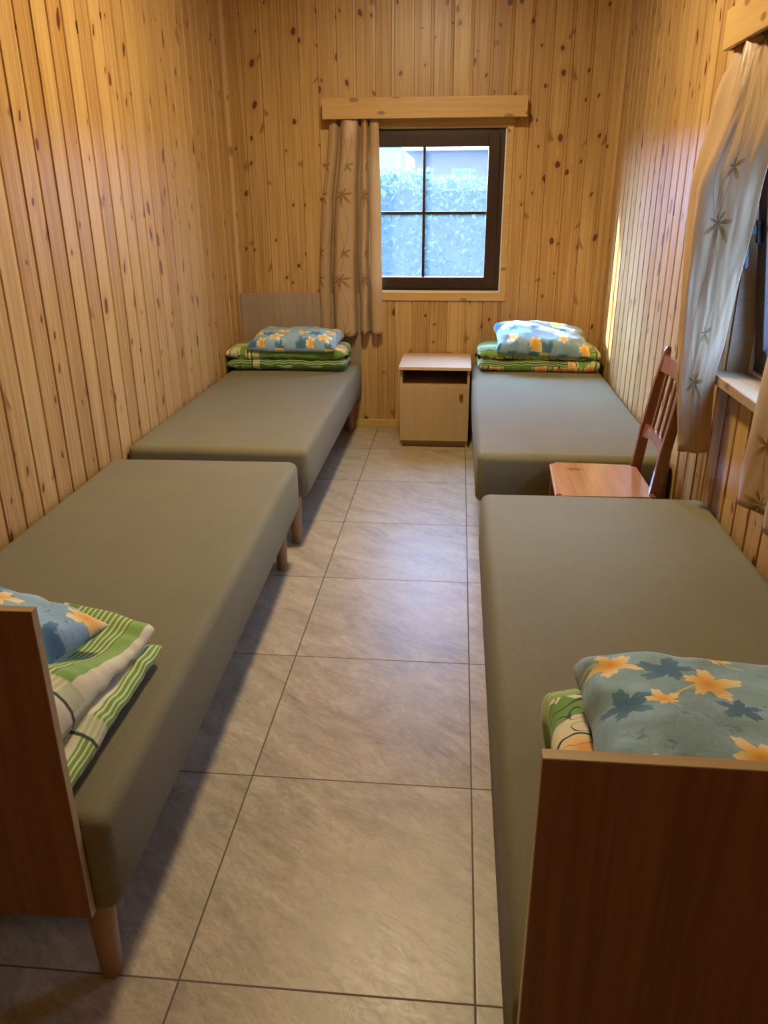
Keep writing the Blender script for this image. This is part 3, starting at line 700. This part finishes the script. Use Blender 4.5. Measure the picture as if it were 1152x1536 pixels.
def curtain(label, rows, ruffles, nu=150, nv=60, uoff=0, folds=0, amp=0, voff=0, width=.6, sharp=1.0):
    """rows: list of (z, [plan points]) top to bottom; the cloth follows a smooth curve through each row's plan points"""
    bm = bmesh.new(); uvl = bm.loops.layers.uv.new('UVMap')
    rows = sorted(rows, key=lambda r: -r[0]); grid = []
    n = len(rows[0][1])
    def catmull(ps, t):
        t = t * (len(ps) - 1); i = min(int(t), len(ps) - 2); f = t - i
        p = [Vector(ps[max(i - 1, 0)]), Vector(ps[i]), Vector(ps[i + 1]), Vector(ps[min(i + 2, len(ps) - 1)])]
        return .5 * ((2 * p[1]) + (p[2] - p[0]) * f + (2 * p[0] - 5 * p[1] + 4 * p[2] - p[3]) * f * f + (3 * p[1] - p[0] - 3 * p[2] + p[3]) * f ** 3)
    ztop, zbot = rows[0][0], rows[-1][0]
    for j in range(nv + 1):
        v = j / nv; z = ztop + (zbot - ztop) * v
        ps = []
        for i in range(n):
            keys = [(ztop - r[0], (*r[1][i], 0)) for r in rows]
            ps.append(spline(keys, ztop - z)[:2])
        line = []
        for i in range(nu + 1):
            u = i / nu
            p = catmull(ps, u)
            q = catmull(ps, min(u + .01, 1)) - catmull(ps, max(u - .01, 0)); q.normalize(); nn = Vector((-q[1], q[0]))
            w_ = ruffles * math.sin(u * PI * 2 * 11 + 1.5 * math.sin(v * 3)) * math.exp(-v * 9)         # gathered heading
            w_ += .004 * noise.noise(Vector((u * 9, z * 5, uoff))) + .0025 * noise.noise(Vector((u * 22, z * 12, uoff + 5)))
            if folds: w_ += amp * math.sin(u * folds * 2 * PI + uoff) * (.45 + .55 * v)
            zz = z + (.006 * math.sin(u * 13) + .01 * noise.noise(Vector((u * 4, 0, uoff)))) * max(0, v - .8) * 5
            line.append(bm.verts.new((p[0] + nn[0] * w_, p[1] + nn[1] * w_, zz)))
        grid.append(line)
    for j in range(nv):
        for i in range(nu):
            f = bm.faces.new((grid[j][i], grid[j][i + 1], grid[j + 1][i + 1], grid[j + 1][i]))
            for lp, (a, b_) in zip(f.loops, ((i, j), (i + 1, j), (i + 1, j + 1), (i, j + 1))):
                lp[uvl].uv = (uoff + a / nu * width, voff + b_ / nv * (ztop - zbot))
    o = obj('curtain', bm, M['curtain'], None, True); tag(o, label, 'curtain')
    md = o.modifiers.new('solid', 'SOLIDIFY'); md.thickness = .0018; md.offset = 0
    return o
yc = YB - .052
_f = [(0, .0), (.08, -.014), (.150, .002), (.175, .032), (.215, .034), (.232, -.02), (.29, -.066), (.42, -.070), (.545, -.052), (.585, .0), (.602, .030), (.628, .030), (.648, -.02), (.71, -.052), (.765, -.032), (.782, .028), (.806, .030), (.828, -.02), (.90, -.036), (1, -.022)]
def _row(z, xa, xb, k): return (z, [(xa + (xb - xa) * a, yc + b_ * k + .004) for a, b_ in _f])
curtain('beige satin curtain with gold flower embroidery at the left of the back window',
        [_row(1.985, -.268, .016, .5), _row(1.80, -.285, .024, .7), _row(1.45, -.335, .034, .95), _row(1.05, -.366, .036, 1.1), _row(.648, -.370, .042, 1.15)],
        .003, nu=320, uoff=.185, width=.95, voff=.295)
curtain('beige satin curtain on the right wall behind the chair, lit blue by the window',
        [(1.985, [(1.400, 1.815), (1.380, 1.790), (1.395, 1.73), (1.362, 1.680), (1.380, 1.600), (1.395, 1.530), (1.392, 1.46)]),
         (1.75, [(1.410, 1.830), (1.318, 1.808), (1.345, 1.730), (1.325, 1.620), (1.355, 1.575), (1.385, 1.510), (1.415, 1.430)]),
         (1.50, [(1.400, 1.880), (1.285, 1.825), (1.315, 1.730), (1.256, 1.625), (1.310, 1.590), (1.365, 1.562), (1.418, 1.535)]),
         (1.05, [(1.375, 1.740), (1.288, 1.742), (1.325, 1.680), (1.270, 1.625), (1.315, 1.605), (1.360, 1.596), (1.405, 1.600)]),
         (.92, [(1.365, 1.690), (1.292, 1.695), (1.325, 1.660), (1.276, 1.612), (1.312, 1.592), (1.350, 1.586), (1.386, 1.590)]),
         (.660, [(1.375, 1.680), (1.318, 1.670), (1.345, 1.630), (1.297, 1.583), (1.330, 1.567), (1.366, 1.570), (1.402, 1.585)])],
        .004, uoff=.125, width=.55, voff=.195)
curtain('beige satin curtain at the near side of the right window, cut by the picture edge',
        [(1.985, [(1.40, .60), (1.375, .66), (1.405, .72), (1.372, .78), (1.402, .84), (1.375, .90), (1.40, .96)]),
         (1.40, [(1.39, .56), (1.345, .66), (1.385, .74), (1.345, .84), (1.375, .92), (1.340, 1.02), (1.372, 1.11)]),
         (.68, [(1.375, .54), (1.325, .64), (1.370, .74), (1.322, .84), (1.362, .94), (1.325, 1.04), (1.352, 1.115)])],
        .004, uoff=1.37, width=.7)

# ------------------------------------------------------------------ bedding
def cloth_finish(o, lvl=1):
    md = o.modifiers.new('sub', 'SUBSURF'); md.levels = lvl; md.render_levels = lvl
    return o

def wrinkle(p, seed, a):
    v = Vector((p[0] * 7 + seed, p[1] * 7, p[2] * 7)); w_ = noise.noise(v)
    v2 = Vector((p[0] * 19, p[1] * 19 + seed, p[2] * 14)); w2 = noise.noise(v2)
    r = 1 - abs(noise.noise(Vector((p[0] * 9 + seed * 2, p[1] * 12, p[2] * 9)))) * 2
    return a * (w_ * .8 + w2 * .35 + .35 * r)

def pillow(label, loc, rot, W, D, H, seed, uvo=(0, 0), fold=0.0, sag=None, nx=54, ny=38, puff=.42, base=None):
    """closed cushion: two sheets meeting in a seam; local x width, y depth, z up; bottom flat-ish"""
    bm = bmesh.new(); uvl = bm.loops.layers.uv.new('UVMap')
    def pos(i, j, side):
        a, b_ = i / nx * 2 - 1, j / ny * 2 - 1
        ex = max(0, 1 - abs(a) ** 3.2); ey = max(0, 1 - abs(b_) ** 3.0)
        th = (ex * ey) ** puff
        px = a * W / 2 * (1 - .05 * (1 - b_ * b_) * abs(a)); py = b_ * D / 2 * (1 - .05 * (1 - a * a) * abs(b_))
        px += .008 * noise.noise(Vector((a * 3, b_ * 3, seed))); py += .010 * noise.noise(Vector((a * 3, b_ * 3, seed + 9)))
        z = H * (.30 + .70 * th) if side else H * .30 * (1 - th)
        if sag: z += sag(a, b_) * (1 if side else .5)
        edge = max(abs(a), abs(b_))
        if side: z += wrinkle((px, py, 0), seed, .014 + .016 * max(0, edge - .6) * 2) * (1 if edge < .999 else 0)
        return Vector((px, py, z))
    top = [[bm.verts.new(pos(i, j, 1)) for i in range(nx + 1)] for j in range(ny + 1)]
    bot = [[top[j][i] if i in (0, nx) or j in (0, ny) else bm.verts.new(pos(i, j, 0)) for i in range(nx + 1)] for j in range(ny + 1)]
    for grid, flip in ((top, 0), (bot, 1)):
        for j in range(ny):
            for i in range(nx):
                ids = ((i, j), (i + 1, j), (i + 1, j + 1), (i, j + 1)); ids = ids[::-1] if flip else ids
                f = bm.faces.new([grid[b_][a] for a, b_ in ids])
                for lp, (a, b_) in zip(f.loops, ids): lp[uvl].uv = (uvo[0] + a / nx * W, uvo[1] + b_ / ny * D * 1.15 + (.5 if flip else 0))
    o = obj('pillow', bm, M['pillow'], None, True); o.location = loc; o.rotation_euler = rot
    tag(o, label, 'pillow'); cloth_finish(o); return o

def duvet(label, loc, rz, length, prof, thick, seed, mat, uvo=(0, 0), ns=64, amp=.010, end=.09, warp=None, edge_f=None, inner_f=None):
    """quilt folded along its length: prof = centre line [(y,z)...] of the folded sheet, swept along local x"""
    n = len(prof); fine = []
    for i in range(n - 1):                                    # catmull through centre line
        p = [Vector(prof[max(i - 1, 0)]), Vector(prof[i]), Vector(prof[i + 1]), Vector(prof[min(i + 2, n - 1)])]
        for k in range(7):
            f = k / 7
            fine.append(.5 * ((2 * p[1]) + (p[2] - p[0]) * f + (2 * p[0] - 5 * p[1] + 4 * p[2] - p[3]) * f * f + (3 * p[1] - p[0] - 3 * p[2] + p[3]) * f ** 3))
    fine.append(Vector(prof[-1])); m_ = len(fine)
    s = [0]
    for a, b_ in zip(fine, fine[1:]): s.append(s[-1] + (b_ - a).length)
    tot = s[-1]
    out = []                                                   # closed outline: (centre, normal dir, arc v, half-thickness factor)
    def nrm(i):
        d = fine[min(i + 1, m_ - 1)] - fine[max(i - 1, 0)]; d.normalize(); return Vector((-d[1], d[0])), d
    for i in range(m_):
        nn, d = nrm(i); e = min(s[i], tot - s[i]); k = math.sqrt(max(0, 1 - max(0, 1 - e / (thick * .55)) ** 2)); out.append((fine[i], nn, s[i], k))
    for i in range(m_ - 2, 0, -1):
        nn, d = nrm(i); e = min(s[i], tot - s[i]); k = math.sqrt(max(0, 1 - max(0, 1 - e / (thick * .55)) ** 2)); out.append((fine[i], -nn, -s[i], k))
    N = len(out)
    v0 = uvo[1] if edge_f is None else edge_f * .46 - tot
    vi = uvo[1] + .2 if inner_f is None else inner_f * .46
    bm = bmesh.new(); uvl = bm.loops.layers.uv.new('UVMap'); rings = []
    for j in range(ns + 1):
        x = (j / ns - .5) * length; e = min(j, ns - j) / ns * length
        ke = math.sqrt(max(0, 1 - max(0, 1 - e / end) ** 2)) if e < end else 1
        ke = .12 + .88 * ke
        ring = []
        for c, nn, vv, k in out:
            h_ = thick / 2 * k * ke * (1 + .16 * noise.noise(Vector((x * 6, vv * 7, seed))))
            p = Vector((x, c[0] + nn[0] * h_, c[1] + nn[1] * h_))
            if warp: p = warp(p, j / ns)
            a_ = amp * (1 + 1.2 * (1 - ke))
            w_ = wrinkle((p.x, vv, .3), seed, a_)
            eo = min(abs(vv), tot - abs(vv))
            if eo < .07: w_ += .0045 * (1 - eo / .07) * math.sin(p.x * 78 + 4 * noise.noise(Vector((p.x * 9, seed, vv))))
            p.y += nn[0] * w_; p.z += nn[1] * w_
            p.x += .012 * noise.noise(Vector((p.y * 8, p.z * 8, seed + 3))) * (1 if e < .1 else .3)
            ring.append(bm.verts.new(p))
        rings.append(ring)
    for j in range(ns):
        for k in range(N):
            k2 = (k + 1) % N
            f = bm.faces.new((rings[j][k], rings[j][k2], rings[j + 1][k2], rings[j + 1][k]))
            va = out[k][2]; vb = out[k2][2]
            if k2 == 0: vb = va
            if va > 0 > vb: vb = va
            if abs(va) > tot * .99 and k2 != 0: vb = va
            for lp, (jj, vv) in zip(f.loops, ((j, va), (j, vb), (j + 1, vb), (j + 1, va))):
                lp[uvl].uv = (uvo[0] + jj / ns * length, (v0 + vv) if vv >= 0 else ((vi + vv) if vv > -tot / 2 else (v0 + 2 * tot + vv)))
    bm.faces.new(rings[0]); bm.faces.new(list(reversed(rings[-1])))
    bmesh.ops.recalc_face_normals(bm, faces=bm.faces[:])
    o = obj('quilt', bm, mat, None, True); o.location = loc; o.rotation_euler = (0, 0, rz)
    tag(o, label, 'quilt'); return cloth_finish(o)

Z0 = .474
# far left bed: quilt folded twice, pillow flattened on top
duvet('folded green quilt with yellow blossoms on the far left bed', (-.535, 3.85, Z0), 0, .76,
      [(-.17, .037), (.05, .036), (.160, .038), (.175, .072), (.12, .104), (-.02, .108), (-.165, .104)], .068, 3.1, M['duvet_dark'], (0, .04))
pillow('blue pillow with orange leaves lying flat on the far left bed', (-.485, 3.835, Z0 + .122), (math.radians(4), 0, math.radians(-2)), .56, .36, .115, 2.0, (.03, .06), puff=.36)
# far right bed
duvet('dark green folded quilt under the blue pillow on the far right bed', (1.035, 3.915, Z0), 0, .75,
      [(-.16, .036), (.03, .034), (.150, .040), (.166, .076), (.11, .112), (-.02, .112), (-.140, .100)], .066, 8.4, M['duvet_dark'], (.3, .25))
pillow('bright blue pillow with orange leaves propped up on the far right bed', (1.045, 3.905, Z0 + .125), (math.radians(16), math.radians(4), math.radians(3)), .58, .33, .135, 6.0, (.14, .18), puff=.34)
# right foreground bed
duvet('light green quilt with curly outlines tucked behind the dark headboard of the right foreground bed', (1.060, -.035, Z0), 0, .70,
      [(-.25, .038), (.05, .036), (.235, .042), (.250, .080), (.18, .112), (-.02, .112), (-.250, .104)], .068, 12.0, M['duvet'], (.1, .33))
pillow('large blue pillow printed with yellow maple leaves on the right foreground bed', (1.085, -.055, Z0 + .125), (math.radians(3), math.radians(3.5), math.radians(-3)), .70, .43, .150, 5.0, (.02, .10), puff=.36, nx=72, ny=48)
# left foreground bed: quilt thrown down in two loose layers, open edge towards the aisle
def rump(p, t):
    k = 1 - t                               # t: 0 = headboard end, 1 = far end
    top = max(0, min(1, (p.z - .055) / .05))
    p.y += top * (.05 - .06 * t)
    p.z += top * (.030 * math.sin(t * 5.5 + .4) + .012)
    p.z += .010 * math.sin(t * 9 + p.y * 12) * top
    return p
duvet('rumpled green striped quilt with cream border thrown on the left foreground bed', (-.475, .185, Z0), PI / 2, .53,
      [(-.352, .030), (.05, .032), (.33, .036), (.352, .072), (.27, .104), (.05, .100), (-.10, .102), (-.325, .086)], .053, 21.0, M['duvet'], (.0, .0), ns=80, amp=.019, end=.07, warp=rump, edge_f=.245, inner_f=.625)
pillow('blue leaf-print pillow on the rumpled quilt at the left picture edge', (-.555, .185, Z0 + .125), (math.radians(2), math.radians(4), math.radians(-12)), .62, .46, .120, 4.0, (.09, .02), puff=.36, nx=64, ny=44)

# ------------------------------------------------------------------ outdoors behind the back window
struct('floor_lawn', boxes((-30, 30, YB + .2, 60, -.30, -.22)), simple('lawn', (.03, .05, .02), .9, bumpscale=20, var=.3))
struct('floor_yard', boxes((XR + .2, 30, -30, YB + .2, -.30, -.22)), simple('yard_gravel', (.20, .19, .17), .9, bumpscale=20, var=.2))
def hedge(label, x0, x1, y0, y1, ztop, seed, nleaf, side=False):
    rnd = random.Random(seed)
    m, g, b = new_mat('hedge_leaf')
    r = g.noise(g.node('ShaderNodeTexCoord').outputs['Object'], 9, 2)
    c = g.mix(r, (.014, .030, .014), (.060, .095, .034)); g.set(b.inputs['Base Color'], c); b.inputs['Roughness'].default_value = .4
    tl = g.node('ShaderNodeBsdfTranslucent'); g.set(tl.inputs[0], c); mx = g.node('ShaderNodeMixShader'); mx.inputs[0].default_value = .4
    g.l.new(b.outputs[0], mx.inputs[1]); g.l.new(tl.outputs[0], mx.inputs[2]); g.l.new(mx.outputs[0], m.node_tree.nodes['Material Output'].inputs[0])
    bm = bmesh.new(); box(bm, x0, x1, y0 + .12, y1 - .12, -.22, ztop - .15)
    bmesh.ops.subdivide_edges(bm, edges=bm.edges[:], cuts=5, use_grid_fill=True)
    for v in bm.verts: v.co += noise.noise_vector(v.co * 1.7) * .10
    for i in range(nleaf):
        x = rnd.uniform(x0, x1); zt = ztop + .10 * noise.noise(Vector((x * 1.3, seed, 0))) + (-.06 if x > .2 else .03)
        if rnd.random() < .35: y, z = rnd.uniform(y0, y1), zt + rnd.uniform(-.15, .05)
        elif side:
            x = x0 + rnd.uniform(-.05, .14); y = rnd.uniform(y0, y1); z = ztop - rnd.random() * (ztop + .2)
        else:
            z = zt - (rnd.random() ** 1.3) * (zt + .2); y = y0 + rnd.uniform(-.05, .14) + .08 * noise.noise(Vector((x * 2, z * 2, 1)))
        n = Vector((rnd.uniform(-1, 1), rnd.uniform(-1.2, .4), rnd.uniform(-.3, 1))).normalized(); u = n.orthogonal().normalized()
        u.rotate(Matrix.Rotation(rnd.uniform(0, 6.28), 3, n)); v_ = n.cross(u); s_ = rnd.uniform(.018, .036)
        p = Vector((x, y, z))
        a = [bm.verts.new(p + q) for q in (-u * s_ * 1.5, v_ * s_ * .7 + n * .006, u * s_ * 1.5, -v_ * s_ * .7 + n * .006)]
        bm.faces.new(a)
    o = obj('hedge', bm, m); tag(o, label, 'hedge', kind='stuff'); return o
hedge('clipped green hedge outside the back window', -4.5, 4.5, 8.0, 9.3, 1.70, 3, 16000)

hedge('added unseen low hedge cutting daylight outside the window in the right wall', 7.6, 8.4, -2.5, 6.5, 1.5, 9, 4000, True)  # unseen hedge, added to hold back sky light at the right window

def house():
    t = empty('house', (6.0, 22, -.22)); tag(t, 'red-brown house with a white downpipe beyond the hedge', 'house')
    wallm = simple('brown_red_render', (.085, .040, .048), .8, bumpscale=6, var=.12); roofm = simple('grey_blue_roof', (.035, .055, .085), .7, bumpscale=5, var=.2)
    ex = -6.75                                                # left corner of the wall, local
    obj('wall', boxes((ex, 4, 0, 6, 0, 3.05)), wallm, t)
    bm = bmesh.new()
    v = [bm.verts.new(p) for p in ((ex - .35, -.5, 2.95), (4.4, -.5, 2.95), (4.4, 6.5, 2.95), (ex - .35, 6.5, 2.95), (ex - .35, 3, 5.0), (4.4, 3, 5.0))]
    for f in ((0, 1, 5, 4), (3, 4, 5, 2), (0, 4, 3), (1, 2, 5), (0, 3, 2, 1)): bm.faces.new([v[i] for i in f])
    obj('roof', bm, roofm, t)
    bm = bmesh.new(); tube(bm, [(-4.62, -.09, 0), (-4.62, -.09, 2.7), (-4.62, -.35, 2.9)], .055); obj('downpipe', bm, simple('white_downpipe', (.5, .5, .5), .4), t, True)
    bm = bmesh.new(); tube(bm, [(ex - .3, -.50, 2.93), (4.4, -.50, 2.93)], .06); obj('gutter', bm, simple('white_gutter', (.3, .3, .32), .4), t, True)
    wf = obj('window', boxes((-5.75, -5.15, -.03, .02, 1.3, 2.45), bevel=.01), simple('grey_window_frame', (.08, .10, .13), .5), t)
    obj('pane', boxes((-5.68, -5.22, -.045, -.031, 1.37, 2.38)), simple('dark_glass', (.03, .05, .06), .1), wf)
house()
def shed():
    t = empty('shed', (-7.6, 31, -.22)); tag(t, 'low outbuilding with a grey roof at the left behind the hedge', 'shed')
    obj('wall', boxes((-3, 5.4, 0, 4, 0, 2.5)), simple('brown_shed_wall', (.08, .05, .06), .8), t)
    bm = bmesh.new(); v = [bm.verts.new(p) for p in ((-3.3, -.4, 2.45), (5.8, -.4, 2.45), (5.8, 4.4, 2.45), (-3.3, 4.4, 2.45), (-3.3, 2, 4.3), (5.8, 2, 4.3))]
    for f in ((0, 1, 5, 4), (3, 4, 5, 2), (0, 4, 3), (1, 2, 5), (0, 3, 2, 1)): bm.faces.new([v[i] for i in f])
    obj('roof', bm, simple('grey_shed_roof', (.035, .055, .085), .7), t)
shed()
